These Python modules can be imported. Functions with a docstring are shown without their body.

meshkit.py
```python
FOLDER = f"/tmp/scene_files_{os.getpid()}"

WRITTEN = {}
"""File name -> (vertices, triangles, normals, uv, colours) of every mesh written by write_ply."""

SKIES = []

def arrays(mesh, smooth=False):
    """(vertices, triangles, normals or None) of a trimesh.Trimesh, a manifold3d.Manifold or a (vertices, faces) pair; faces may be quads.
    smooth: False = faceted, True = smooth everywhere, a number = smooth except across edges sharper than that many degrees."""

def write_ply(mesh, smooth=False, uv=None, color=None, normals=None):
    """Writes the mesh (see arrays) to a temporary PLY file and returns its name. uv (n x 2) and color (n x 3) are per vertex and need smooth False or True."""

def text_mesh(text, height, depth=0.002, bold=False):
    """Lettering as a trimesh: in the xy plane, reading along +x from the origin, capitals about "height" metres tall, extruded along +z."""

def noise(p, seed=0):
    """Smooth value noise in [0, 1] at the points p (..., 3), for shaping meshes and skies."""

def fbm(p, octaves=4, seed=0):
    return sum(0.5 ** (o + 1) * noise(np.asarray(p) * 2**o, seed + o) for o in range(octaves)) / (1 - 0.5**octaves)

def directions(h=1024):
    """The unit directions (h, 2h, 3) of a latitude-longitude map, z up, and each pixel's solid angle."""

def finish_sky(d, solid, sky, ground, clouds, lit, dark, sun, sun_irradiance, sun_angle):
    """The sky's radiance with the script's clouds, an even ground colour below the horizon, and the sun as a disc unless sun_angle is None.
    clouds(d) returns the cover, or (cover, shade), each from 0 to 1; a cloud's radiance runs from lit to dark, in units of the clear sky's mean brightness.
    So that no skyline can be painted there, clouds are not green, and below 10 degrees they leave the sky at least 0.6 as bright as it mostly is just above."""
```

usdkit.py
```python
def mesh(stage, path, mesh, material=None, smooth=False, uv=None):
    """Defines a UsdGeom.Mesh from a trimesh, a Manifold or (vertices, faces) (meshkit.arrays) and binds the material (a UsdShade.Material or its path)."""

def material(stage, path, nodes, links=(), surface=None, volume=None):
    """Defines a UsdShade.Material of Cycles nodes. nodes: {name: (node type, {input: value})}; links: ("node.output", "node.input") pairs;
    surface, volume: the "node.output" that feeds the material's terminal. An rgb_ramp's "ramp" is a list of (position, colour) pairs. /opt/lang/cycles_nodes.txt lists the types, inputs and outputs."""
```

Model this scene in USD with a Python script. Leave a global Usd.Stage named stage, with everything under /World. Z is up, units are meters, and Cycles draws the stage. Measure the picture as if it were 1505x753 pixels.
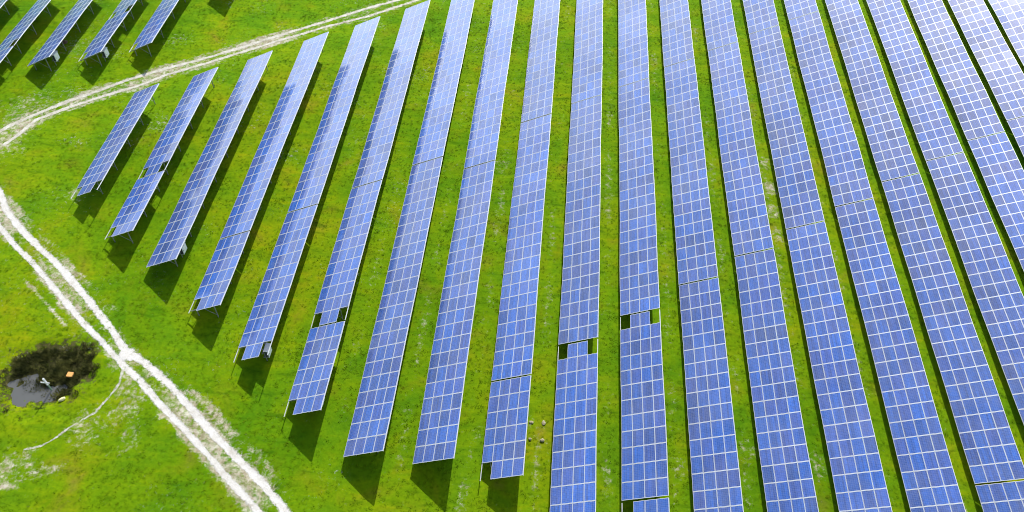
import math, random
import numpy as np, trimesh
from pxr import Gf, Sdf, Usd, UsdGeom, UsdLux, UsdShade, Vt
import usdkit
from meshkit import fbm as fbm01
def fbm(p):
    return (2 * fbm01(p) - 1) * 1.6      # signed, roughly -1 .. 1

stage = Usd.Stage.CreateInMemory()
UsdGeom.SetStageUpAxis(stage, UsdGeom.Tokens.z)
UsdGeom.SetStageMetersPerUnit(stage, 1.0)
UsdGeom.Xform.Define(stage, '/World')
stage.SetDefaultPrim(stage.GetPrimAtPath('/World'))
L = '/World/Looks'
rnd = random.Random(7)
rng = np.random.default_rng(7)

# ------------------------------------------------------------------ camera (a drone 66 m up, looking down and ahead)
FPX, PITCH, ROLL, YAW, HC = 1193.43, math.radians(49.297), math.radians(1.854), math.radians(-3.2506), 66.03
EXPOSURE = 0.30
F = np.array([math.sin(YAW) * math.cos(PITCH), math.cos(YAW) * math.cos(PITCH), -math.sin(PITCH)])
r = np.array([math.cos(YAW), -math.sin(YAW), 0]); u = np.cross(r, F)
right = r * math.cos(ROLL) + u * math.sin(ROLL); up = -r * math.sin(ROLL) + u * math.cos(ROLL)
cam = UsdGeom.Camera.Define(stage, '/World/camera')
cam.CreateHorizontalApertureAttr(36.0); cam.CreateVerticalApertureAttr(18.0)
cam.CreateFocalLengthAttr(36.0 * FPX / 1505.0)
cam.CreateClippingRangeAttr(Gf.Vec2f(0.5, 6000))
cam.CreateExposureAttr(EXPOSURE)
M = np.eye(4); M[0, :3] = right; M[1, :3] = up; M[2, :3] = -F; M[3, :3] = (0, 0, HC)
cam.AddTransformOp().Set(Gf.Matrix4d(*M.ravel().tolist()))

# ------------------------------------------------------------------ sky and sun
SUN = np.array([0.13, 1.475, 1.0]); SUN /= np.linalg.norm(SUN)
SUN_EL, SUN_ROT = math.asin(SUN[2]), math.atan2(SUN[0], SUN[1])
sky_mat = usdkit.material(stage, L + '/sky_light', {
    'sky': ('sky_texture', {'sky_type': 'single_scattering', 'sun_disc': False, 'sun_elevation': SUN_EL, 'sun_rotation': SUN_ROT,
                            'altitude': 100.0, 'air_density': 1.0, 'aerosol_density': 2.0, 'ozone_density': 1.0}),
    # thin broken cloud over the whole sky, and pale horizon haze, heaviest sunward; both added to brighten panel reflections
    'tc': ('texture_coordinate', {}), 'mp': ('mapping', {'scale': (1.0, 1.0, 2.2)}), 'sep': ('separate_xyz', {}),
    'n': ('noise_texture', {'scale': 2.2, 'detail': 7.0, 'roughness': 0.6, 'distortion': 0.3}),
    'cover': ('map_range', {'range_type': 'smoothstep', 'from_min': 0.46, 'from_max': 0.72, 'to_min': 0.0, 'to_max': 0.5, 'clamp': True}),
    'mix': ('mix_color', {'b': (6.5, 6.9, 7.6), 'use_clamp': False, 'use_clamp_result': False}),
    'sunside': ('vector_math', {'math_type': 'dot_product', 'vector2': (float(SUN[0]), float(SUN[1]), 0.0)}),
    'sf': ('map_range', {'range_type': 'smoothstep', 'from_min': 0.30, 'from_max': 0.75, 'to_min': 0.12, 'to_max': 1.0, 'clamp': True}), 'hs': ('math', {'math_type': 'multiply'}),
    'hz': ('map_range', {'range_type': 'smoothstep', 'from_min': 0.22, 'from_max': 0.78, 'to_min': 0.9, 'to_max': 0.0, 'clamp': True}),
    'mix2': ('mix_color', {'b': (33.0, 37.0, 43.0), 'use_clamp': False, 'use_clamp_result': False}),
    'bg': ('background_shader', {'strength': 0.08})},
    [('tc.generated', 'mp.vector'), ('mp.vector', 'n.vector'), ('n.fac', 'cover.value'), ('cover.result', 'mix.fac'), ('sky.color', 'mix.a'),
     ('tc.generated', 'sep.vector'), ('sep.z', 'hz.value'), ('tc.generated', 'sunside.vector1'), ('sunside.value', 'sf.value'), ('hz.result', 'hs.value1'), ('sf.result', 'hs.value2'), ('hs.value', 'mix2.fac'), ('mix.result', 'mix2.a'), ('mix2.result', 'bg.color')], surface='bg.background')
dome = UsdLux.DomeLight.Define(stage, '/World/sky')
UsdShade.MaterialBindingAPI.Apply(dome.GetPrim()).Bind(sky_mat)
dome.GetPrim().SetCustomDataByKey('kind', 'structure')
sun = UsdLux.DistantLight.Define(stage, '/World/sun')
sun.CreateIntensityAttr(1.25); sun.CreateAngleAttr(0.53); sun.CreateNormalizeAttr(True); sun.CreateColorAttr(Gf.Vec3f(1.0, 0.95, 0.87))
z = SUN; x = np.cross([0, 0, 1.0], z); x /= np.linalg.norm(x); y = np.cross(z, x)
S = np.eye(4); S[0, :3] = x; S[1, :3] = y; S[2, :3] = z
sun.AddTransformOp().Set(Gf.Matrix4d(*S.ravel().tolist()))

# ------------------------------------------------------------------ helpers
used = {}
def numbered(parent, name):
    n = used.get((parent, name), 0); used[(parent, name)] = n + 1
    return f'{parent}/{name}' + (f'_{n:03d}' if n else '')
def tag(p, label=None, cat=None, group=None, kind=None):
    for k, v in (('label', label), ('category', cat), ('group', group), ('kind', kind)):
        if v: p.SetCustomDataByKey(k, v)
    return p
def thing(name, label, cat, loc=(0, 0, 0), group=None):
    x = UsdGeom.Xform.Define(stage, numbered('/World', name)); x.AddTranslateOp().Set(Gf.Vec3d(*map(float, loc)))
    return tag(x.GetPrim(), label, cat, group)
def obj(name, mesh, mat, parent='/World', smooth=False, uv=None):
    p = parent if isinstance(parent, str) else str(parent.GetPath())
    return usdkit.mesh(stage, numbered(p, name), mesh, mat, smooth, uv).GetPrim()
def box(lo, hi):
    lo, hi = np.minimum(lo, hi), np.maximum(lo, hi)
    v = np.array([[a, b, c] for a in (lo[0], hi[0]) for b in (lo[1], hi[1]) for c in (lo[2], hi[2])], float)
    f = np.array([[0, 1, 3], [0, 3, 2], [4, 6, 7], [4, 7, 5], [0, 4, 5], [0, 5, 1], [2, 3, 7], [2, 7, 6], [0, 2, 6], [0, 6, 4], [1, 5, 7], [1, 7, 3]])
    return v, f
def bar(a, b, w, h, side=(0, 1, 0)):
    """a beam of section w x h between two points"""
    a, b = np.array(a, float), np.array(b, float); d = b - a; n = np.linalg.norm(d); d /= n
    s = np.array(side, float); s -= d * s.dot(d); s /= np.linalg.norm(s); t = np.cross(d, s)
    v, f = box((-w / 2, -h / 2, 0), (w / 2, h / 2, n))
    return a + v[:, :1] * s + v[:, 1:2] * t + v[:, 2:] * d, f
def join(*ms):
    vs, fs, n = [], [], 0
    for v, f in ms: vs.append(v); fs.append(f + n); n += len(v)
    return np.vstack(vs), np.vstack(fs)
def smoothstep(a, b, x):
    t = np.clip((x - a) / (b - a), 0, 1); return t * t * (3 - 2 * t)
def primvar(prim, name, values):
    UsdGeom.PrimvarsAPI(prim).CreatePrimvar(name, Sdf.ValueTypeNames.FloatArray, 'vertex').Set(Vt.FloatArray.FromNumpy(np.asarray(values, np.float32)))
def ground_at(px, py, zz=0.0):
    """where the line of sight through a pixel of the 1505 x 753 survey picture meets the ground"""
    d = F + (px - 752.5) / FPX * right - (py - 376.5) / FPX * up
    s = (zz - HC) / d[2]
    return np.array([s * d[0], s * d[1]])

# ------------------------------------------------------------------ materials
def simple(name, color, rough=0.6, metal=0.0, spec=0.5, var=0.0, scale=3.0):
    nodes = {'p': ('principled_bsdf', {'base_color': color, 'roughness': rough, 'metallic': metal, 'specular_ior_level': spec})}
    links = []
    if var:
        c = np.array(color)
        nodes |= {'g': ('geometry', {}), 'n': ('noise_texture', {'scale': scale, 'detail': 3.0}),
                  'rr': ('rgb_ramp', {'ramp': [(0.3, tuple(c * (1 - var))), (0.7, tuple(np.minimum(c * (1 + var), 1)))]})}
        links = [('g.position', 'n.vector'), ('n.fac', 'rr.fac'), ('rr.color', 'p.base_color')]
    return usdkit.material(stage, f'{L}/{name}', nodes, links, surface='p.BSDF')

steel = simple('galvanised_steel', (0.25, 0.26, 0.26), 0.5, 0.5, var=0.15, scale=5)
rail_steel = simple('rail_aluminium', (0.72, 0.73, 0.72), 0.42, 0.35)
alu = simple('frame_aluminium', (0.58, 0.62, 0.68), 0.5, 0.2)
white_paint = simple('cabinet_white', (0.82, 0.83, 0.84), 0.4, 0.0, var=0.05)
dark_grey = simple('dark_plastic', (0.03, 0.035, 0.045), 0.5)

# solar cells: 6 x 10 polycrystalline cells on a white backsheet under textured glass; the UV carries the panel's own number in its whole part
def cell_material(name):
    N = {
        'uv': ('attribute', {'attribute': 'st'}),
        'sep': ('separate_xyz', {}),
        'fu': ('math', {'math_type': 'fraction'}), 'fv': ('math', {'math_type': 'fraction'}),
        'iu': ('math', {'math_type': 'floor'}), 'iv': ('math', {'math_type': 'floor'}),
        'tn': ('white_noise_texture', {'dimensions': '1D'}), 'tmul': ('map_range', {'to_min': 0.88, 'to_max': 1.12}), 'mul3': ('math', {'math_type': 'multiply'}), 'id': ('combine_xyz', {}), 'wn': ('white_noise_texture', {'dimensions': '3D'}), 'wsep': ('separate_color', {'color_type': 'rgb'}),
        # border
        'du': ('math', {'math_type': 'subtract', 'value2': 0.5}), 'dv': ('math', {'math_type': 'subtract', 'value2': 0.5}),
        'au': ('math', {'math_type': 'absolute'}), 'av': ('math', {'math_type': 'absolute'}),
        'bu': ('math', {'math_type': 'greater_than', 'value2': 0.489}), 'bv': ('math', {'math_type': 'greater_than', 'value2': 0.478}),
        'border': ('math', {'math_type': 'maximum'}),
        # cells
        'cu': ('math', {'math_type': 'multiply', 'value2': 6.0}), 'cv': ('math', {'math_type': 'multiply', 'value2': 10.0}),
        'cfu': ('math', {'math_type': 'fraction'}), 'cfv': ('math', {'math_type': 'fraction'}),
        'ciu': ('math', {'math_type': 'floor'}), 'civ': ('math', {'math_type': 'floor'}),
        'cdu': ('math', {'math_type': 'subtract', 'value2': 0.5}), 'cdv': ('math', {'math_type': 'subtract', 'value2': 0.5}),
        'cau': ('math', {'math_type': 'absolute'}), 'cav': ('math', {'math_type': 'absolute'}),
        'gu': ('math', {'math_type': 'greater_than', 'value2': 0.482}), 'gv': ('math', {'math_type': 'greater_than', 'value2': 0.482}),
        'gap': ('math', {'math_type': 'maximum'}),
        # three busbars a cell
        'b3': ('math', {'math_type': 'multiply', 'value2': 18.0}), 'b3f': ('math', {'math_type': 'fraction'}),
        'b3d': ('math', {'math_type': 'subtract', 'value2': 0.5}), 'b3a': ('math', {'math_type': 'absolute'}),
        'bus': ('math', {'math_type': 'less_than', 'value2': 0.022}),
        # tone of a column of cells, of a cell
        'colid': ('combine_xyz', {}), 'colvec': ('vector_math', {'math_type': 'multiply_add', 'vector2': (7.0, 13.0, 1.0)}),
        'coln': ('white_noise_texture', {'dimensions': '3D'}),
        'cellid': ('combine_xyz', {}), 'cellvec': ('vector_math', {'math_type': 'multiply_add', 'vector2': (37.0, 53.0, 1.0)}),
        'celln': ('white_noise_texture', {'dimensions': '3D'}),
        'tint': ('rgb_ramp', {'ramp': [(0.0, (0.012, 0.096, 0.43)), (0.35, (0.015, 0.089, 0.39)), (0.7, (0.031, 0.084, 0.36)), (1.0, (0.013, 0.068, 0.29))]}),
        'colmul': ('map_range', {'from_min': 0.0, 'from_max': 1.0, 'to_min': 0.80, 'to_max': 1.20}),
        'cellmul': ('map_range', {'from_min': 0.0, 'from_max': 1.0, 'to_min': 0.86, 'to_max': 1.14}),
        'mul': ('math', {'math_type': 'multiply'}), 'pmul': ('map_range', {'from_min': 0.0, 'from_max': 1.0, 'to_min': 0.90, 'to_max': 1.10}),
        'mul2': ('math', {'math_type': 'multiply'}),
        'cell': ('vector_math', {'math_type': 'scale'}),
        'm1': ('mix_color', {'b': (0.42, 0.45, 0.50)}), 'busf': ('math', {'math_type': 'multiply', 'value2': 0.6}),
        'm2': ('mix_color', {'b': (0.60, 0.64, 0.72)}), 'gapf': ('math', {'math_type': 'multiply', 'value2': 0.4}),
        'm3': ('mix_color', {'b': (0.50, 0.54, 0.62)}),
        # dust
        'geo': ('geometry', {}), 'dn': ('noise_texture', {'scale': 0.35, 'detail': 5.0, 'roughness': 0.6}),
        'df': ('map_range', {'from_min': 0.35, 'from_max': 0.75, 'to_min': 0.0, 'to_max': 0.10, 'clamp': True}),
        'lowd': ('map_range', {'range_type': 'smoothstep', 'from_min': 0.0, 'from_max': 0.14, 'to_min': 0.14, 'to_max': 0.0, 'clamp': True}), 'dsum': ('math', {'math_type': 'add'}), 'm4': ('mix_color', {'b': (0.50, 0.47, 0.44)}),
        'rough': ('map_range', {'from_min': 0.0, 'from_max': 1.0, 'to_min': 0.11, 'to_max': 0.15}),
        'p': ('principled_bsdf', {'specular_ior_level': 0.8, 'ior': 1.5, 'roughness': 0.15, 'coat_weight': 0.28, 'coat_roughness': 0.46}),
    }
    K = [('uv.vector', 'sep.vector'), ('sep.x', 'fu.value1'), ('sep.y', 'fv.value1'), ('sep.x', 'iu.value1'), ('sep.y', 'iv.value1'),
         ('iu.value', 'id.x'), ('iv.value', 'id.y'), ('id.vector', 'wn.vector'), ('wn.color', 'wsep.color'),
         ('fu.value', 'du.value1'), ('fv.value', 'dv.value1'), ('du.value', 'au.value1'), ('dv.value', 'av.value1'),
         ('au.value', 'bu.value1'), ('av.value', 'bv.value1'), ('bu.value', 'border.value1'), ('bv.value', 'border.value2'),
         ('fu.value', 'cu.value1'), ('fv.value', 'cv.value1'), ('cu.value', 'cfu.value1'), ('cv.value', 'cfv.value1'),
         ('cu.value', 'ciu.value1'), ('cv.value', 'civ.value1'), ('cfu.value', 'cdu.value1'), ('cfv.value', 'cdv.value1'),
         ('cdu.value', 'cau.value1'), ('cdv.value', 'cav.value1'), ('cau.value', 'gu.value1'), ('cav.value', 'gv.value1'),
         ('gu.value', 'gap.value1'), ('gv.value', 'gap.value2'),
         ('fu.value', 'b3.value1'), ('b3.value', 'b3f.value1'), ('b3f.value', 'b3d.value1'), ('b3d.value', 'b3a.value1'), ('b3a.value', 'bus.value1'),
         ('ciu.value', 'colid.x'), ('id.vector', 'colvec.vector1'), ('colid.vector', 'colvec.vector3'), ('colvec.vector', 'coln.vector'),
         ('ciu.value', 'cellid.x'), ('civ.value', 'cellid.y'), ('id.vector', 'cellvec.vector1'), ('cellid.vector', 'cellvec.vector3'), ('cellvec.vector', 'celln.vector'),
         ('wsep.r', 'tint.fac'), ('coln.value', 'colmul.value'), ('celln.value', 'cellmul.value'), ('colmul.result', 'mul.value1'), ('cellmul.result', 'mul.value2'),
         ('wsep.g', 'pmul.value'), ('mul.value', 'mul2.value1'), ('pmul.result', 'mul2.value2'),
         ('tint.color', 'cell.vector1'), ('iv.value', 'tn.w'), ('tn.value', 'tmul.value'), ('mul2.value', 'mul3.value1'), ('tmul.result', 'mul3.value2'), ('mul3.value', 'cell.scale'),
         ('cell.vector', 'm1.a'), ('bus.value', 'busf.value1'), ('busf.value', 'm1.fac'),
         ('m1.result', 'm2.a'), ('gap.value', 'gapf.value1'), ('gapf.value', 'm2.fac'),
         ('m2.result', 'm3.a'), ('border.value', 'm3.fac'),
         ('geo.position', 'dn.vector'), ('dn.fac', 'df.value'), ('fu.value', 'lowd.value'), ('df.result', 'dsum.value1'), ('lowd.result', 'dsum.value2'), ('dsum.value', 'm4.fac'), ('m3.result', 'm4.a'),
         ('wsep.b', 'rough.value'), ('rough.result', 'p.roughness'), ('m4.result', 'p.base_color')]
    return usdkit.material(stage, f'{L}/{name}', N, K, surface='p.BSDF')
cells = cell_material('solar_cells')

# grass ground
def ground_material(name):
    N = {
        'g': ('geometry', {}),
        'big': ('noise_texture', {'scale': 0.045, 'detail': 4.0, 'roughness': 0.55}),
        'mid': ('noise_texture', {'scale': 0.22, 'detail': 6.0, 'roughness': 0.60, 'distortion': 0.4}),
        'fine': ('noise_texture', {'scale': 2.6, 'detail': 6.0, 'roughness': 0.7}),
        'mp': ('mapping', {'scale': (0.34, 1.25, 1.0), 'rotation': (0.0, 0.0, -0.10)}),
        'streak': ('noise_texture', {'scale': 1.0, 'detail': 4.0, 'roughness': 0.6, 'distortion': 0.5}),
        'r_mid': ('rgb_ramp', {'ramp': [(0.24, (0.070, 0.180, 0.003)), (0.40, (0.108, 0.220, 0.003)), (0.53, (0.138, 0.240, 0.002)), (0.63, (0.164, 0.228, 0.004)), (0.77, (0.195, 0.185, 0.02))]}),
        'r_big': ('rgb_ramp', {'ramp': [(0.34, (0.62, 0.82, 0.9)), (0.5, (0.95, 0.98, 1.0)), (0.66, (1.26, 1.02, 1.0))]}),
        'r_fine': ('rgb_ramp', {'ramp': [(0.2, (0.68, 0.74, 0.8)), (0.5, (1.0, 1.0, 1.0)), (0.8, (1.32, 1.22, 1.5))]}),
        'r_str': ('rgb_ramp', {'ramp': [(0.28, (0.52, 0.64, 0.75)), (0.42, (0.92, 0.95, 1.0)), (0.55, (1.0, 1.0, 1.0)), (0.70, (1.26, 1.08, 0.9))]}),
        'x1': ('mix_color', {'blend_type': 'multiply', 'fac': 1.0, 'use_clamp_result': False}),
        'x2': ('mix_color', {'blend_type': 'multiply', 'fac': 1.0, 'use_clamp_result': False}),
        'gs': ('separate_xyz', {}), 'far_backlight': ('map_range', {'from_min': 30.0, 'from_max': 105.0, 'to_min': 0.0, 'to_max': 1.0, 'clamp': True}), 'x4': ('mix_color', {'blend_type': 'multiply', 'b': (1.16, 1.20, 0.8), 'use_clamp_result': False}), 'x3': ('mix_color', {'blend_type': 'multiply', 'fac': 1.0, 'use_clamp_result': False}),  # backlit brightening of the farther grass, painted into its colour along y
        'dn': ('noise_texture', {'scale': 1.3, 'detail': 9.0, 'roughness': 0.72}), 'bare': ('attribute', {'attribute': 'bare'}), 'wet': ('attribute', {'attribute': 'wet'}),
        'speck': ('noise_texture', {'scale': 1.9, 'detail': 8.0, 'roughness': 0.75}),
        'sp2': ('map_range', {'from_min': 0.30, 'from_max': 0.70, 'to_min': -0.55, 'to_max': 0.55}),
        'badd': ('math', {'math_type': 'add'}),
        'bsm': ('map_range', {'range_type': 'smoothstep', 'from_min': 0.30, 'from_max': 0.98, 'to_min': 0.0, 'to_max': 1.0, 'clamp': True}),
        'dust': ('rgb_ramp', {'ramp': [(0.28, (0.16, 0.13, 0.07)), (0.45, (0.34, 0.30, 0.21)), (0.58, (0.52, 0.49, 0.40)), (0.72, (0.70, 0.68, 0.61))]}),
        'mb': ('mix_color', {}),
        'wadd': ('math', {'math_type': 'add'}),
        'wsm': ('map_range', {'range_type': 'smoothstep', 'from_min': 0.35, 'from_max': 0.75, 'to_min': 0.0, 'to_max': 1.0, 'clamp': True}),
        'mud': ('rgb_ramp', {'ramp': [(0.3, (0.014, 0.017, 0.006)), (0.5, (0.045, 0.046, 0.017)), (0.70, (0.13, 0.125, 0.04))]}),
        'mw': ('mix_color', {}),
        'bump': ('bump', {'strength': 0.5, 'distance': 0.06}),
        'hgt': ('noise_texture', {'scale': 3.2, 'detail': 5.0, 'roughness': 0.65}),
        'p': ('principled_bsdf', {'roughness': 0.95, 'specular_ior_level': 0.03}),
    }
    K = [('g.position', a + '.vector') for a in ('big', 'mid', 'fine', 'mp', 'speck', 'hgt')] + [
        ('mp.vector', 'streak.vector'), ('mid.fac', 'r_mid.fac'), ('big.fac', 'r_big.fac'), ('fine.fac', 'r_fine.fac'), ('streak.fac', 'r_str.fac'),
        ('r_mid.color', 'x1.a'), ('r_big.color', 'x1.b'), ('x1.result', 'x2.a'), ('r_fine.color', 'x2.b'), ('x2.result', 'x3.a'), ('r_str.color', 'x3.b'),
        ('speck.fac', 'sp2.value'), ('bare.fac', 'badd.value1'), ('sp2.result', 'badd.value2'), ('badd.value', 'bsm.value'),
        ('g.position', 'dn.vector'), ('dn.fac', 'dust.fac'), ('g.position', 'gs.vector'), ('gs.y', 'far_backlight.value'), ('x3.result', 'x4.a'), ('far_backlight.result', 'x4.fac'), ('x4.result', 'mb.a'), ('dust.color', 'mb.b'), ('bsm.result', 'mb.fac'),
        ('wet.fac', 'wadd.value1'), ('sp2.result', 'wadd.value2'), ('wadd.value', 'wsm.value'), ('speck.fac', 'mud.fac'),
        ('mb.result', 'mw.a'), ('mud.color', 'mw.b'), ('wsm.result', 'mw.fac'), ('mw.result', 'p.base_color'),
        ('hgt.fac', 'bump.height'), ('bump.normal', 'p.normal')]
    return usdkit.material(stage, f'{L}/{name}', N, K, surface='p.BSDF')
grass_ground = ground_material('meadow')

def gravel_material(name, stops):
    """loose gravel that thins out to nothing where its cover runs down"""
    return usdkit.material(stage, f'{L}/{name}', {
        'g': ('geometry', {}), 'n': ('noise_texture', {'scale': 1.1, 'detail': 8.0, 'roughness': 0.7}), 'n2': ('noise_texture', {'scale': 9.0, 'detail': 4.0, 'roughness': 0.7}),
        'c': ('rgb_ramp', {'ramp': stops}), 'c2': ('rgb_ramp', {'ramp': [(0.25, (0.72, 0.72, 0.72)), (0.6, (1.0, 1.0, 1.0))]}),
        'x': ('mix_color', {'blend_type': 'multiply', 'fac': 1.0}), 'b': ('bump', {'strength': 0.5, 'distance': 0.05}),
        'p': ('principled_bsdf', {'roughness': 0.95, 'specular_ior_level': 0.1}), 't': ('transparent_bsdf', {}),
        'cov': ('attribute', {'attribute': 'cover'}), 'n3': ('noise_texture', {'scale': 2.4, 'detail': 9.0, 'roughness': 0.78}),
        'nm': ('map_range', {'from_min': 0.3, 'from_max': 0.7, 'to_min': -0.5, 'to_max': 0.5}), 'add': ('math', {'math_type': 'add'}),
        'a': ('map_range', {'range_type': 'smoothstep', 'from_min': 0.26, 'from_max': 0.80, 'to_min': 0.0, 'to_max': 1.0, 'clamp': True}), 'm': ('mix_closure', {})},
        [('g.position', 'n.vector'), ('g.position', 'n2.vector'), ('g.position', 'n3.vector'), ('n.fac', 'c.fac'), ('n2.fac', 'c2.fac'), ('c.color', 'x.a'), ('c2.color', 'x.b'),
         ('x.result', 'p.base_color'), ('n2.fac', 'b.height'), ('b.normal', 'p.normal'), ('cov.fac', 'add.value1'), ('n3.fac', 'nm.value'), ('nm.result', 'add.value2'), ('add.value', 'a.value'),
         ('a.result', 'm.fac'), ('t.BSDF', 'm.closure1'), ('p.BSDF', 'm.closure2')], surface='m.closure')
gravel = gravel_material('pale_gravel', [(0.28, (0.42, 0.38, 0.31)), (0.42, (0.62, 0.60, 0.56)), (0.7, (0.76, 0.755, 0.74))])
dusty = gravel_material('dusty_track', [(0.28, (0.32, 0.29, 0.21)), (0.46, (0.54, 0.52, 0.44)), (0.7, (0.72, 0.71, 0.66))])
water = usdkit.material(stage, L + '/pond_water', {
    'g': ('geometry', {}), 'n': ('noise_texture', {'scale': 2.0, 'detail': 3.0}), 'b': ('bump', {'strength': 0.12, 'distance': 0.03}),
    'p': ('principled_bsdf', {'base_color': (0.12, 0.125, 0.125), 'roughness': 0.08, 'specular_ior_level': 0.5, 'ior': 1.33})},
    [('g.position', 'n.vector'), ('n.fac', 'b.height'), ('b.normal', 'p.normal')], surface='p.BSDF')

# ------------------------------------------------------------------ terrain: fields of track, dust and wetness in plan
def line(*pts): return np.array([ground_at(*p) for p in pts])
def dist(P, poly):
    best = np.full(len(P), 1e9)
    for a, b in zip(poly[:-1], poly[1:]):
        d = b - a; t = np.clip(((P - a) @ d) / (d @ d), 0, 1)
        best = np.minimum(best, np.linalg.norm(P - a - t[:, None] * d, axis=1))
    return best
UPPER_RUT = line((900, -120), (720, -48), (600, -4), (540, 12), (480, 31), (421, 48.6), (364, 67), (300, 86), (243.5, 100.7), (186, 118), (128.7, 139), (99.6, 148.5), (53, 167.8), (13, 185), (-30, 212), (-60, 240))
LOWER_RUT = line((900, -100), (720, -30), (611, 1), (540, 24), (480, 39), (402, 62), (316, 89), (243.5, 110), (203.7, 126), (163.8, 137.4), (106, 155.8), (53, 175.7), (26.5, 198.3), (0, 217), (-25, 240), (-38, 275))
RIGHT_RUT = line((-38, 225), (-22, 255), (0, 281), (8, 307), (26.6, 332.4), (53, 360), (79.7, 383.8), (126, 435.6), (163.7, 484), (185, 515.9), (212.9, 533), (250, 566), (279.7, 599.8), (319.5, 645), (357, 682), (385, 710), (417, 748.6), (470, 812))
LEFT_RUT = line((-55, 262), (-28, 300), (0, 334), (26.6, 366), (42.5, 380), (73, 416), (119.5, 472), (150, 502.4), (179.7, 535.8), (206, 559.7), (233, 592), (263.7, 623.7), (295.6, 658), (333, 702), (371.7, 743), (420, 800))
SIDE_PATH = line((182, 540), (175.7, 562.7), (167.7, 574.6), (153, 592), (139.8, 606.5), (120, 618), (100, 630), (86, 641), (59.8, 656), (36, 661))
FAINT_R = line((12, 290), (30, 312), (60, 345), (80, 365), (105, 395), (130, 420), (165, 455))
FAINT_R2 = line((270, 560), (286, 581), (310, 598), (322, 616), (346, 640), (385, 672), (400, 697), (425, 730))
FAINT_L = line((-5, 368), (20, 393), (35, 410), (52, 428), (70, 448), (88, 468), (112, 498))
PATCH = line((2, 712), (30, 703), (65, 691), (88, 686))
JUNC = ground_at(188, 522)
POND_C = ground_at(66, 546)
WATER_C = ground_at(42, 582)

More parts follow.
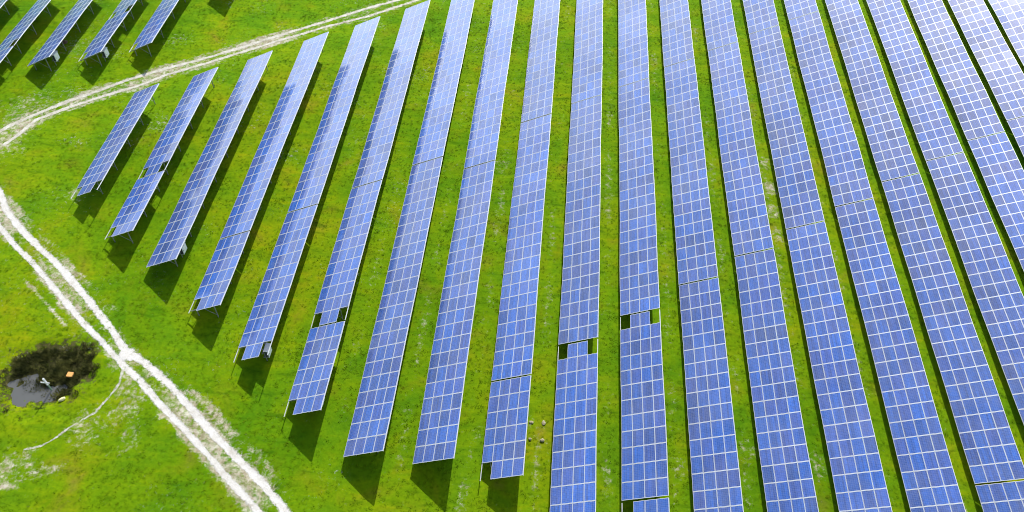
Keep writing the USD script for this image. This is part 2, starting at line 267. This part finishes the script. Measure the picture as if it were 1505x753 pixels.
X0, DX = -52.715, 6.1004      # first row of tables, distance between rows
def fields(P):
    """bare (0..1, worn dusty grass), wet (0..1), height"""
    n1 = fbm(np.c_[P * 0.9, np.zeros(len(P))]); n2 = fbm(np.c_[P * 0.25 + 40, np.zeros(len(P))])
    bare = np.zeros(len(P))
    for poly, w, a in ((UPPER_RUT, 1.5, 0.62), (LOWER_RUT, 1.5, 0.62), (RIGHT_RUT, 1.15, 0.72), (LEFT_RUT, 1.15, 0.72), (SIDE_PATH, 0.8, 0.5), (FAINT_R, 0.75, 0.66), (FAINT_R2, 0.8, 0.62), (FAINT_L, 0.35, 0.72), (PATCH, 1.0, 0.85)):
        d = dist(P, poly) * (1 + 0.35 * n1)
        bare = np.maximum(bare, a * (1 - smoothstep(0.25 * w, w, d)) * np.clip(0.8 + 0.9 * n2, 0.35, 1.15))
    for A, B, w, a in ((RIGHT_RUT, LEFT_RUT, 2.5, 0.60), (UPPER_RUT, LOWER_RUT, 3.0, 0.64)):
        sm = dist(P, A) + dist(P, B)
        bare = np.maximum(bare, a * (1 - smoothstep(0.85 * w, 1.25 * w, sm)) * np.clip(0.95 + 0.6 * n2 + 0.3 * n1, 0.4, 1.3))
    for px, py, rad, a in ((5, 693, 1.1, 0.6), (40, 677, 0.9, 0.5), (128, 628, 1.6, 0.45), (118, 620, 1.0, 0.5), (192, 588, 1.5, 0.5), (165, 618, 1.0, 0.42), (192, 640, 1.2, 0.4), (188, 560, 1.2, 0.55), (112, 283, 0.9, 0.5), (35, 166, 3.0, 0.45), (8, 205, 3.0, 0.55),
                           (1124, 240, 0.8, 0.55), (1130, 275, 0.9, 0.7), (1136, 310, 0.7, 0.55), (1143, 345, 0.8, 0.5), (795, 650, 0.7, 0.35), (780, 625, 0.5, 0.35), (700, 640, 0.5, 0.3), (1000, 690, 0.8, 0.4), (1105, 670, 0.7, 0.35), (1205, 690, 0.7, 0.4), (1290, 690, 0.6, 0.4), (690, 255, 0.9, 0.2), (738, 245, 1.0, 0.35)):
        c = ground_at(px, py); d = np.linalg.norm((P - c) * [1.0, 0.6], axis=1)
        bare = np.maximum(bare, a * (1 - smoothstep(0.3 * rad, 1.5 * rad, d * (1 + 0.4 * n1))))
    lane = np.mod(P[:, 0] - X0 + 1.25, DX) - 0.05      # the middle of each lane between two rows is worn
    off = np.abs(np.minimum(lane, DX - lane))
    inside = smoothstep(-24, -14, P[:, 0]) * smoothstep(26, 30, P[:, 1] - np.maximum(0, -P[:, 0]) * 0.9 + 8)
    bare = np.maximum(bare, inside * (1 - smoothstep(0.15, 0.75, off + 0.2 * n1)) * np.clip(0.17 + 0.32 * n2, 0, 0.38))
    q = (P - POND_C) / [5.0, 4.0]
    rad = np.sqrt((q ** 2).sum(1)) * (1 + 0.22 * n2 + 0.12 * n1)
    wet = 1 - smoothstep(0.45, 1.30, rad)
    wq = (P - WATER_C) / [3.0, 2.4]; wr = np.sqrt((wq ** 2).sum(1)) * (1 + 0.5 * n2)
    h = 0.06 * fbm(np.c_[P * 0.3, np.full(len(P), 5.0)]) + 0.02 * n1
    h = h * 1.0 - 0.30 * (1 - smoothstep(0.5, 1.1, rad)) - 0.22 * (1 - smoothstep(0.5, 1.1, wr)) + 0.16 * n1 * (1 - smoothstep(0.3, 1.0, rad))
    near_water = 1 - smoothstep(0.7, 1.3, wr)
    rut = np.minimum(np.minimum(dist(P, RIGHT_RUT), dist(P, LEFT_RUT)), np.minimum(dist(P, UPPER_RUT), dist(P, LOWER_RUT)))
    h = h * np.clip(0.25 + rut / 1.5, 0, 1) - 0.035 * (1 - smoothstep(0.2, 0.8, rut))
    return bare, wet, h, near_water

def axis(lo, hi, step, far):
    core = np.arange(lo, hi + step / 2, step); out, d, x = [], step, hi
    while x < far: d *= 1.35; x += d; out.append(x)
    left, d, x = [], step, lo
    while x > -far: d *= 1.35; x -= d; left.append(x)
    return np.array(left[::-1] + core.tolist() + out)
gx, gy = axis(-92, 74, 0.26, 2500), axis(16, 122, 0.26, 2500)
GX, GY = np.meshgrid(gx, gy); P = np.c_[GX.ravel(), GY.ravel()]
bare, wet, H, _ = fields(P)
far = np.maximum(0, np.maximum(np.abs(P[:, 0] + 9) - 83, np.abs(P[:, 1] - 69) - 53)); H = H * (far < 1e-6)
nx, ny = len(gx), len(gy); idx = np.arange(nx * ny).reshape(ny, nx)
a, b, c, d = idx[:-1, :-1].ravel(), idx[:-1, 1:].ravel(), idx[1:, 1:].ravel(), idx[1:, :-1].ravel()
Fq = np.vstack([np.c_[a, b, c], np.c_[a, c, d]])
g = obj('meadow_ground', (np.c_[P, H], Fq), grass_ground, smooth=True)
tag(g, 'bright green grass meadow between the solar tables', kind='structure')
primvar(g, 'bare', bare); primvar(g, 'wet', wet)
from scipy.interpolate import RegularGridInterpolator
Hf = RegularGridInterpolator((gy, gx), H.reshape(ny, nx), bounds_error=False, fill_value=0.0)
def ground_z(x, y): return float(Hf((y, x)))

def sheet(name, label, field, bounds, mat, step=0.11, lift=0.012):
    """a gravel sheet that follows the ground where field(P) > 0; field is 1 in the middle of a rut and thins to 0 at its margin"""
    x0, y0, x1, y1 = bounds
    xs, ys = np.arange(x0, x1, step), np.arange(y0, y1, step)
    X, Y = np.meshgrid(xs, ys); Q = np.c_[X.ravel(), Y.ravel()]
    val = np.concatenate([field(Q[k:k + 400000]) for k in range(0, len(Q), 400000)])
    cell = (val > 0.02).reshape(X.shape)[:-1, :-1]
    iy, ix = np.nonzero(cell); n = len(xs)
    quads = np.c_[iy * n + ix, iy * n + ix + 1, (iy + 1) * n + ix + 1, (iy + 1) * n + ix]
    uni, inv = np.unique(quads, return_inverse=True); quads = inv.reshape(-1, 4)
    V = Q[uni] + rng.uniform(-0.3, 0.3, (len(uni), 2)) * step
    o = obj(name, (np.c_[V, Hf(V[:, ::-1]) + lift], quads), mat, smooth=True)
    primvar(o, 'cover', val[uni])
    return tag(o, label, kind='structure')
def n3(Q, s, o=0.0): return fbm(np.c_[Q * s, np.full(len(Q), o)])
def near_polys(Q, polys, w):
    m = np.zeros(len(Q), bool)
    for p in polys:
        lo, hi = p.min(0) - w, p.max(0) + w
        m |= ((Q > lo) & (Q < hi)).all(1)
    return m
def ruts(specs, waver=0.2, fade=0.0, top=1.0):
    def f(Q):
        out = np.zeros(len(Q)); n = n3(Q, 0.7, 2.0); n2 = n3(Q, 0.23, 6.0)
        for poly, w in specs:
            near = near_polys(Q, [poly], 2.0)
            d = dist(Q[near], poly)
            out[near] = np.maximum(out[near], 1 - smoothstep(0.35 * w, 1.75 * w, d + waver * w * n[near]) * np.clip(1.0 + fade * n2[near], 0, 1))
        return out * top
    return f
def white_track(Q):
    m = ruts([(RIGHT_RUT, 0.32), (LEFT_RUT, 0.27)], 0.22, 0.12)(Q)
    return np.maximum(m, 1 - smoothstep(0.4, 1.3, np.linalg.norm(Q - JUNC, axis=1) + 0.3 * n3(Q, 1.2, 1.0)))
sheet('gravel_track', 'white gravel twin wheel track beside the pond', white_track, (-62, 22, -15, 74), gravel)
sheet('dirt_track', 'pale dusty twin wheel track between the two groups of solar tables', ruts([(UPPER_RUT, 0.25), (LOWER_RUT, 0.22)], 0.30, 0.25), (-70, 68, -8, 124), dusty, step=0.12)
sheet('footpath', 'thin pale path curving from the white track below the pond', ruts([(SIDE_PATH, 0.13)], 0.6, 0.6, 0.64), (-50, 26, -34, 42), dusty, step=0.08)

# pond
a = np.linspace(0, 2 * math.pi, 40, endpoint=False)
ring = np.c_[WATER_C[0] + 3.8 * np.cos(a), WATER_C[1] + 3.2 * np.sin(a), np.full(40, -0.33)]
pond = obj('pond', (np.vstack([ring, [[*WATER_C, -0.33]]]), np.array([[k, (k + 1) % 40, 40] for k in range(40)])), water)
tag(pond, 'shallow dark pond water reflecting the sky', kind='structure')

# ------------------------------------------------------------------ solar tables
TILT, H0, SLOT, W = math.radians(26.08), 0.80, 1.015, 4.06
CT, ST = math.cos(TILT), math.sin(TILT)
def tilt(v, ty=0.0):
    """(s up the slope, y along the row, n off the surface) -> table coordinates"""
    v = np.asarray(v, float)
    return np.c_[v[:, 0] * CT - v[:, 2] * ST, v[:, 1], H0 + v[:, 0] * ST + v[:, 2] * CT]
RING_F = []
for k in range(4):
    o0, o1 = k, (k + 1) % 4
    RING_F += [[o0, o1, 4 + o1], [o0, 4 + o1, 4 + o0], [8 + o0, 12 + o0, 12 + o1], [8 + o0, 12 + o1, 8 + o1], [o0, 8 + o0, 8 + o1], [o0, 8 + o1, o1], [4 + o0, 4 + o1, 12 + o1], [4 + o0, 12 + o1, 12 + o0]]
RING_F = np.array(RING_F)
def rect(s0, y0, s1, y1, n): return [[s0, y0, n], [s1, y0, n], [s1, y1, n], [s0, y1, n]]
panel_count = table_count = 0
def sag(x, y):
    """rows rise and fall a little with the ground and wander sideways"""
    y = np.asarray(y, float); ph = x * 1.7
    return np.c_[0.022 * np.sin(y / 5.3 + ph) + 0.012 * np.sin(y / 2.1 + 2 * ph), 0 * y, 0.035 * np.sin(y / 4.4 + 1.3 * ph) + 0.02 * np.sin(y / 1.9 + ph)]
def make_panel(t, s0, s1, y0, y1, dz, xy):
    global panel_count
    fw, fl = 0.022, 0.040
    # every panel sits a little differently on its clamps
    k1, k2, k3 = rnd.gauss(0, 0.0045), rnd.gauss(0, 0.0035), rnd.gauss(0, 0.002)
    def place(v):
        v = np.array(v, float); v[:, 2] += k1 * (v[:, 0] - (s0 + s1) / 2) + k2 * (v[:, 1] - (y0 + y1) / 2) + k3 + dz
        return tilt(v) + sag(xy[0], xy[1] + v[:, 1])
    top = place(rect(s0 + 0.008, y0 + 0.008, s1 - 0.008, y1 - 0.008, -0.005)); bot = place(rect(s0 + 0.008, y0 + 0.008, s1 - 0.008, y1 - 0.008, -0.028))
    V = np.vstack([bot, top])
    Fc = np.array([[4, 5, 6], [4, 6, 7], [0, 2, 1], [0, 3, 2], [0, 1, 5], [0, 5, 4], [1, 2, 6], [1, 6, 5], [2, 3, 7], [2, 7, 6], [3, 0, 4], [3, 4, 7]])
    e = 0.003; uv = np.array([[e, e], [1 - e, e], [1 - e, 1 - e], [e, 1 - e]] * 2) + [panel_count % 128, table_count]
    panel_count += 1
    p = obj('solar_panel', (V, Fc), cells, t, uv=uv)
    fr = np.vstack([place(rect(s0, y0, s1, y1, 0)), place(rect(s0 + fw, y0 + fl, s1 - fw, y1 - fl, 0)), place(rect(s0, y0, s1, y1, -0.04)), place(rect(s0 + fw, y0 + fl, s1 - fw, y1 - fl, -0.04))])
    obj('frame', (fr, RING_F), alu, p)

GROUP = 'rows of tilted solar tables on the meadow'
def make_table(xl, y0, y1, n, label, near=(), far_=(), group=GROUP, dz=None, first=None):
    global table_count
    table_count += 1
    dz = rnd.uniform(-0.03, 0.03) if dz is None else dz
    t = thing('solar_table', label, 'solar table', (xl, y0, 0), group)
    Ln = y1 - y0; p = Ln / n
    for i in range(n):
        for j in range(4):
            if (i == 0 and j in near) or (i == n - 1 and j in far_): continue
            make_panel(t, j * SLOT + 0.008, (j + 1) * SLOT - 0.008, i * p + 0.009, (i + 1) * p - 0.009, dz, (xl, y0))
    # rails run the whole length; the outermost two show at the edges
    for s in (-0.012, 1.30, 2.75, W - 0.045):
        ys = np.linspace(0, Ln, n + 1); q = np.array([[s, yy, nn] if a == 0 else [s + 0.057, yy, nn] for yy in ys for a, nn in ((0, -0.105), (1, -0.105), (1, -0.043), (0, -0.043))])
        f = [[4 * k + a, 4 * k + (a + 1) % 4, 4 * k + 4 + (a + 1) % 4, 4 * k + 4 + a] for k in range(n) for a in range(4)] + [[3, 2, 1, 0], [4 * n, 4 * n + 1, 4 * n + 2, 4 * n + 3]]
        obj('rail', (tilt(q) + sag(xl, y0 + q[:, 1]) + [0, 0, dz], np.array(f)), rail_steel, t)
    ya = first or (p + 0.06 if near else 1.0); yb = Ln - p - 0.06 if far_ else Ln - 1.0
    nb = max(1, round((yb - ya) / 4.05)); sp = (yb - ya) / nb
    for k in range(nb + 1):
        y = ya + k * sp
        v, f = box((0.05, y - 0.03, -0.20), (W - 0.06, y + 0.03, -0.107)); obj('rafter', (tilt(v) + [0, 0, dz], f), steel, t)
        sr = (3.647 - 1.0) / CT; sf = 0.75
        rt, ft = tilt([[sr, y, -0.2]])[0], tilt([[sf, y, -0.2]])[0]
        gz = ground_z(xl + rt[0], y0 + y) - 0.3
        obj('post', bar((rt[0], y + 0.065, gz), (rt[0], y + 0.065, rt[2] + 0.06), 0.10, 0.07), steel, t)
        gz = ground_z(xl + ft[0], y0 + y) - 0.3
        obj('post', bar((ft[0], y + 0.065, gz), (ft[0], y + 0.065, ft[2] + 0.06), 0.10, 0.07), steel, t)
        obj('brace', bar((rt[0], y - 0.055, 0.55), tilt([[1.75, y - 0.055, -0.2]])[0], 0.035, 0.035), steel, t)
    return t

OFF = [-0.01, 0.04, -0.21, -0.06, -0.02, 0.11, 0.22, 0.15, 0.04, 0.03, -0.05, -0.08, -0.06, -0.07, -0.07, -0.02, 0.03, 0.06, 0.03, 0.0]
ORD = ['first', 'second', 'third', 'fourth', 'fifth', 'sixth', 'seventh', 'eighth', 'ninth', 'tenth', 'eleventh', 'twelfth', 'thirteenth', 'fourteenth', 'fifteenth', 'sixteenth', 'seventeenth', 'eighteenth', 'nineteenth', 'twentieth']
Q = 1.613
TABLES = [  # row, y0, y1, panels along, near gaps, far gaps, description
    (0, 59.6, 78.3, 12, (0, 3), (), 'short table at the track bend, two corner panels missing, alone in its row'),
    (1, 54.1, 63.25, 6, (0,), (), 'short near table of the second row, one lower corner panel missing'),
    (1, 63.35, 82.45, 12, (0, 3), (), 'far table of the second row, reaching the dusty track'),
    (2, 50.7, 86.65, 23, (), (), 'unbroken table of the third row, white cabinet under its near end'),
    (3, 45.45, 55.2, 6, (0,), (), 'short near table of the fourth row, one lower corner panel missing'),
    (3, 55.35, 91.55, 23, (), (), 'long far table of the fourth row, reaching the dusty track'),
    (4, 40.25, 59.7, 12, (0, 3), (), 'near table of the fifth row with two corner panels missing above a cabinet'),
    (4, 59.85, 96.0, 23, (), (), 'long far table of the fifth row, touching the dusty track'),
    (5, 35.0, 44.75, 6, (0,), (), 'short near table of the sixth row with one lower corner panel missing'),
    (5, 44.9, 64.2, 12, (0, 3), (), 'middle table of the sixth row, two panels missing at its near end'),
    (5, 64.35, 100.9, 23, (), (), 'long far table of the sixth row beside the dusty track'),
    (6, 31.6, 68.7, 23, (), (), 'long near table of the seventh row with a complete near end'),
    (6, 68.85, 105.5, 23, (), (), 'far table of the seventh row'),
    (7, 31.5, 68.7, 23, (), (), 'long near table of the eighth row with a complete near end'),
    (7, 68.85, 105.8, 23, (), (), 'far table of the eighth row'),
    (8, 30.5, 40.3, 6, (0,), (), 'short near table of the ninth row, one lower corner panel missing'),
    (8, 40.45, 77.65, 23, (), (), 'long middle table of the ninth row'),
    (8, 77.8, 110.0, 20, (), (), 'far table of the ninth row'),
    (9, 25.6, 44.95, 12, (), (0, 3), 'near table of the tenth row, two panels missing at its far end'),
    (9, 45.15, 82.1, 23, (), (), 'long middle table of the tenth row'),
    (9, 82.2, 111.2, 18, (), (), 'far table of the tenth row'),
    (10, 24.75, 29.62, 3, (), (0,), 'nearest table of the eleventh row, one panel missing at its far corner'),
    (10, 29.80, 49.1, 12, (), (0, 3), 'near table of the eleventh row, two panels missing at its far end'),
    (10, 49.25, 86.1, 23, (), (), 'long middle table of the eleventh row'),
    (10, 86.2, 86.2 + Q * 16, 16, (), (), 'far table of the eleventh row'),
    (11, 53.7 - Q * 18, 53.7, 18, (), (), 'near table of the twelfth row'),
    (11, 53.85, 91.0, 23, (), (), 'middle table of the twelfth row'),
    (11, 91.12, 91.12 + Q * 13, 13, (), (), 'far table of the twelfth row'),
    (12, 58.2 - Q * 21, 58.2, 21, (), (), 'near table of the thirteenth row'),
    (12, 58.35, 95.5, 23, (), (), 'middle table of the thirteenth row'),
    (12, 95.62, 95.62 + Q * 10, 10, (), (), 'far table of the thirteenth row'),
    (13, 25.65, 62.8, 23, (), (), 'near table of the fourteenth row'),
    (13, 62.95, 100.1, 23, (), (), 'middle table of the fourteenth row'),
    (13, 100.22, 100.22 + Q * 8, 8, (), (), 'far table of the fourteenth row'),
    (14, 29.75, 66.9, 23, (), (), 'long near table of the fifteenth row'),
    (14, 67.05, 104.2, 23, (), (), 'middle table of the fifteenth row'),
    (14, 104.32, 104.32 + Q * 6, 6, (), (), 'far table of the fifteenth row'),
    (15, 33.95 - Q * 4, 33.95, 4, (), (), 'nearest table of the sixteenth row, below the open joint'),
    (15, 34.1, 71.55, 23, (), (), 'middle table of the sixteenth row'),
    (15, 71.7, 71.7 + Q * 26, 26, (), (), 'far table of the sixteenth row'),
    (16, 75.85 - Q * 24, 75.85, 24, (), (), 'near table of the seventeenth row'),
    (16, 76.0, 76.0 + Q * 24, 24, (), (), 'far table of the seventeenth row'),
    (17, 80.2 - Q * 20, 80.2, 20, (), (), 'near table of the eighteenth row'),
    (17, 80.35, 80.35 + Q * 22, 22, (), (), 'far table of the eighteenth row'),
    (18, 84.6 - Q * 14, 84.6, 14, (), (), 'near table of the nineteenth row at the picture edge'),
    (18, 84.75, 84.75 + Q * 20, 20, (), (), 'far table of the nineteenth row'),
    (19, 89.0 - Q * 9, 89.0, 9, (), (), 'near table of the twentieth row in the far corner'),
    (19, 89.15, 89.15 + Q * 18, 18, (), (), 'far table of the twentieth row in the far corner'),
]
made = 0
for k, y0, y1, n, near, far_, what in TABLES:
    made += 1
    make_table(X0 + k * DX + OFF[k], y0, y1, n, 'blue solar ' + what, near, far_, dz=0.0, first=0.3 if k in (1, 3) and near == (0,) else None)
# the second field beyond the dusty track
G2 = 'tilted solar tables beyond the dusty track'
for xl, y0, y1, n, near, far_, what in [
    (-50.75, 101.0, 101.0 + 1.58 * 6, 6, (), (), 'solar table beyond the dusty track whose shadow alone reaches into view'),
    (-56.84, 86.6, 86.6 + 1.58 * 12, 12, (0,), (), 'solar table beyond the dusty track, nearest to it, bare post under its end'),
    (-62.50, 83.9, 93.4, 6, (0,), (), 'short solar table beyond the track with a white cabinet, second from the track'),
    (-62.50, 93.5, 93.5 + 1.58 * 6, 6, (0, 3), (), 'cut-off solar table behind the short one with a white cabinet'),
    (-68.55, 82.2, 82.2 + 1.58 * 12, 12, (), (), 'solar table beyond the track with a white cabinet, third from the track'),
    (-74.15, 84.0 - 1.58 * 6, 83.95, 6, (), (), 'near solar table of the fourth row beyond the track, below the notch'),
    (-74.15, 84.1, 84.1 + 1.58 * 10, 10, (3,), (), 'far solar table of the fourth row beyond the track, notched at its end'),
    (-80.00, 84.0, 84.0 + 1.58 * 10, 10, (), (), 'outermost solar table beyond the track, a sliver at the far left corner')]:
    make_table(xl, y0, y1, n, what, near, far_, G2, dz=0.0, first=0.3 if y0 in (86.6, 83.9, 82.2) else None)

# ------------------------------------------------------------------ inverter cabinets on the rear posts
def cabinet(xl, y, label):
    t = thing('inverter_cabinet', label, 'cabinet', (xl + 2.80, y, 0), 'white cabinets hung under the solar tables')
    b = trimesh.creation.box((0.36, 0.92, 1.0)); b.apply_translation((0.22, 0, 1.12)); obj('body', b, white_paint, t)
    b = trimesh.creation.box((0.46, 1.0, 0.05)); b.apply_transform(trimesh.transformations.rotation_matrix(0.10, (0, 1, 0))); b.apply_translation((0.24, 0, 1.665)); obj('hood', b, white_paint, t)
    b = trimesh.creation.box((0.02, 0.80, 0.84)); b.apply_translation((0.414, 0, 1.13)); d = obj('door', b, white_paint, t)
    b = trimesh.creation.box((0.03, 0.03, 0.14)); b.apply_translation((0.438, -0.32, 1.12)); obj('handle', b, dark_grey, d)
    obj('bracket', join(box((-0.12, -0.62, 0.78), (0.035, 0.62, 0.84)), box((-0.12, -0.62, 1.42), (0.035, 0.62, 1.48))), steel, t)
    obj('leg', box((0.0, -0.42, -0.2), (0.06, -0.36, 0.62)), steel, t); obj('leg', box((0.0, 0.36, -0.2), (0.06, 0.42, 0.62)), steel, t)
    obj('end_panel', box((0.06, -0.468, 0.66), (0.38, -0.4605, 1.58)), dark_grey, t)
cabinet(X0 + 2 * DX + OFF[2], 53.4, 'white cabinet under the near end of the unbroken third row')
cabinet(X0 + 4 * DX + OFF[4], 41.6, 'white cabinet beside the two missing panels of the fifth row')
cabinet(X0 + 5 * DX + OFF[5], 36.9, 'white cabinet half hidden under the near end of the sixth row')
cabinet(-62.50, 85.7, 'white cabinet beyond the track, second row from the track')
cabinet(-68.55, 84.2, 'white cabinet beyond the track, third row from the track')

# ------------------------------------------------------------------ small things on the ground
def rock(size, seed, flat=0.6):
    m = trimesh.creation.icosphere(2); v = np.array(m.vertices)
    v *= (1 + 0.28 * fbm(v * 1.3 + seed * 11.0))[:, None]
    v = np.round(v * 4.5 + 0.0) / 4.5 * 0.35 + v * 0.65
    v *= np.array(size) / 2; v[:, 2] *= flat / 0.6
    return v, np.array(m.faces)
stone_mat = simple('pale_stone', (0.34, 0.31, 0.19), 0.9, var=0.35, scale=6)
brown_mat = simple('brown_earth', (0.16, 0.10, 0.06), 0.9, var=0.4, scale=6)
def stone(px, py, size, label, mat=stone_mat, seed=1, cat='stone'):
    x, y = ground_at(px, py); v, f = rock(size, seed)
    o = obj('stone', (v + [x, y, ground_z(x, y) + size[2] * 0.3], f), mat, smooth=35)
    return tag(o, label, cat, 'loose stones in the grass')
stone(779, 646, (0.30, 0.26, 0.18), 'small yellowish stone beside the short table of the ninth row, nearer pair', seed=2)
stone(797, 648, (0.42, 0.34, 0.22), 'larger pale stone in the lane left of the tenth row, nearer pair', seed=3)
stone(781, 622, (0.42, 0.30, 0.14), 'dull flat stone beside the short table of the ninth row, farther pair', seed=4)
stone(799, 622, (0.34, 0.48, 0.15), 'pinkish flat stone left of the tenth row, farther pair', seed=5)
stone(95.5, 63, (0.8, 0.7, 0.5), 'brown lump under the solar table behind a white cabinet', brown_mat, 6, 'lump')
sack = simple('pale_yellow_cloth', (0.78, 0.74, 0.36), 0.8, var=0.1)
x, y = ground_at(91, 587); v, f = rock((0.34, 0.62, 0.3), 9)
cs, sn = math.cos(-0.9), math.sin(-0.9); v = np.c_[v[:, 0] * cs - v[:, 1] * sn, v[:, 0] * sn + v[:, 1] * cs, v[:, 2]]
tag(obj('yellow_lump', (v + [x, y, ground_z(x, y) + 0.12], f), sack, smooth=40), 'small pale yellow lump at the grassy rim of the pond', 'lump')
# orange tub
orange = simple('orange_plastic', (0.72, 0.36, 0.10), 0.5, var=0.1)
x, y = ground_at(104, 552); t = thing('orange_tub', 'small orange box lying among the dark marsh plants', 'box', (x, y, ground_z(x, y)))
b = trimesh.creation.box((0.5, 0.44, 0.36)); v = np.array(b.vertices); v[v[:, 2] < 0, :2] *= 0.86; obj('body', (v + [0, 0, 0.17], np.array(b.faces)), orange, t)
b = trimesh.creation.box((0.55, 0.49, 0.05)); b.apply_translation((0, 0, 0.378)); obj('lid', b, orange, t)
# marker post with a crossbar
x, y = ground_at(74, 570.6); t = thing('marker_post', 'white post with a short crossbar standing in the pond margin', 'post', (x, y, ground_z(x, y)))
pale = simple('weathered_white', (0.72, 0.72, 0.74), 0.6, var=0.12)
greenish = simple('algae_green', (0.16, 0.24, 0.16), 0.7, var=0.3)
obj('pole', bar((0, 0, 1.0), (0.0, 0, 2.05), 0.16, 0.12), pale, t); obj('foot', bar((0, 0, -0.3), (0, 0, 0.998), 0.13, 0.10), greenish, t)
obj('crossbar', bar((-0.42, -0.085, 1.5), (0.42, -0.085, 1.5), 0.05, 0.15), pale, t)

# ------------------------------------------------------------------ plants: grass tufts and dark marsh plants
def tuft(blades, h, spread, width, seed):
    R = np.random.default_rng(seed); V, T = [], []
    for k in range(blades):
        a, ln = R.uniform(0, 2 * math.pi), h * R.uniform(0.6, 1.15); lean = R.uniform(0.15, 1.0) * spread
        base = R.normal(0, spread * 0.35, 2); d = np.array([math.cos(a), math.sin(a)]); s = np.array([-d[1], d[0]]) * width * R.uniform(0.6, 1.2)
        mid, tip = base + d * lean * 0.4, base + d * lean
        n = len(V); V += [[*(base - s), -0.03], [*(base + s), -0.03], [*(mid - s * 0.8), ln * 0.62], [*(mid + s * 0.8), ln * 0.62], [*tip, ln]]
        T += [[n, n + 1, n + 3], [n, n + 3, n + 2], [n + 2, n + 3, n + 4]]
    return np.array(V), np.array(T)
def plant_material(name, stops, scale):
    return usdkit.material(stage, f'{L}/{name}', {
        'g': ('geometry', {}), 'n': ('noise_texture', {'scale': scale, 'detail': 4.0, 'roughness': 0.65}), 'c': ('rgb_ramp', {'ramp': stops}),
        'p': ('principled_bsdf', {'roughness': 0.8, 'specular_ior_level': 0.05}), 't': ('translucent_bsdf', {}), 'm': ('mix_closure', {'fac': 0.3})},
        [('g.position', 'n.vector'), ('n.fac', 'c.fac'), ('c.color', 'p.base_color'), ('c.color', 't.color'), ('p.BSDF', 'm.closure1'), ('t.BSDF', 'm.closure2')], surface='m.closure')
grass_mat = plant_material('grass_blades', [(0.24, (0.080, 0.200, 0.003)), (0.40, (0.122, 0.245, 0.003)), (0.54, (0.155, 0.268, 0.003)), (0.64, (0.185, 0.252, 0.005)), (0.77, (0.215, 0.205, 0.02))], 0.22)
marsh_mat = plant_material('marsh_leaves', [(0.3, (0.018, 0.026, 0.008)), (0.48, (0.055, 0.062, 0.017)), (0.66, (0.15, 0.15, 0.04))], 0.8)
def scatter(name, label, protos, mat, pts, scales, kind='stuff'):
    pi = UsdGeom.PointInstancer.Define(stage, numbered('/World', name)); path = str(pi.GetPath())
    for k, pm in enumerate(protos):
        pi.CreatePrototypesRel().AddTarget(usdkit.mesh(stage, f'{path}/tuft_{k:03d}' if k else f'{path}/tuft', pm, mat).GetPath())
    n = len(pts); ang = rng.uniform(0, 2 * math.pi, n)
    pi.CreateProtoIndicesAttr(Vt.IntArray.FromNumpy(rng.integers(0, len(protos), n).astype(np.int32)))
    pi.CreatePositionsAttr(Vt.Vec3fArray.FromNumpy(pts.astype(np.float32)))
    pi.CreateOrientationsAttr(Vt.QuathArray([Gf.Quath(float(math.cos(t / 2)), 0, 0, float(math.sin(t / 2))) for t in ang]))
    pi.CreateScalesAttr(Vt.Vec3fArray.FromNumpy(scales.astype(np.float32)))
    tag(pi.GetPrim(), label, kind=kind)
    return pi
def in_view(P, margin=25):
    d = np.c_[P, np.zeros(len(P))] - [0, 0, HC]; w = d @ F
    px, py = 752.5 + FPX * (d @ right) / w, 376.5 - FPX * (d @ up) / w
    return (px > -margin) & (px < 1505 + margin) & (py > -margin) & (py < 753 + margin)
N_T = 150000
Pt = np.c_[rng.uniform(-90, 68, N_T), rng.uniform(20, 120, N_T)]
Pt = Pt[in_view(Pt)]
bt, wt, _, _ = fields(Pt)
clump = n3(Pt, 0.5, 9.0)
keep = (rng.uniform(0, 1, len(Pt)) < np.clip(0.6 + 0.25 * clump, 0.3, 1) * np.clip(1.05 - 1.8 * bt, 0, 1)) & (rng.uniform(0, 1, len(Pt)) > 1.3 * wt)
Pt, clump = Pt[keep], clump[keep]
sc = np.clip(rng.normal(0.85, 0.25, len(Pt)) + 0.25 * clump, 0.4, 1.6)
scatter('grass', 'short green grass tufts all over the meadow', [tuft(9, 0.05, 0.18, 0.022, k) for k in range(4)], grass_mat, np.c_[Pt, Hf(Pt[:, ::-1])], np.c_[sc, sc, sc * rng.uniform(0.7, 1.2, len(Pt))])
Pm = POND_C + rng.normal(0, 1, (8000, 2)) * [2.8, 2.3]
bm, wm, hm, nw = fields(Pm)
keep = (rng.uniform(0, 1, len(Pm)) < 0.7 * smoothstep(0.45, 1.35, wm + 0.6 * n3(Pm, 0.9, 8.0)) * (np.minimum(dist(Pm, LEFT_RUT), dist(Pm, SIDE_PATH)) > 0.9)) & (rng.uniform(0, 1, len(Pm)) < np.where(nw > 0.35, 0.03 + 0.75 * (n3(Pm, 0.9, 3.0) > 0.02), 0.9))
Pm = Pm[keep]; sc = np.clip(rng.normal(1.0, 0.3, len(Pm)), 0.4, 1.8)
scatter('marsh_plants', 'dark low marsh plants round the pond', [tuft(12, 0.24, 0.26, 0.03, 20 + k) for k in range(3)], marsh_mat, np.c_[Pm, Hf(Pm[:, ::-1])], np.c_[sc, sc, sc])
print('panels', panel_count, 'tufts', len(Pt), len(Pm))
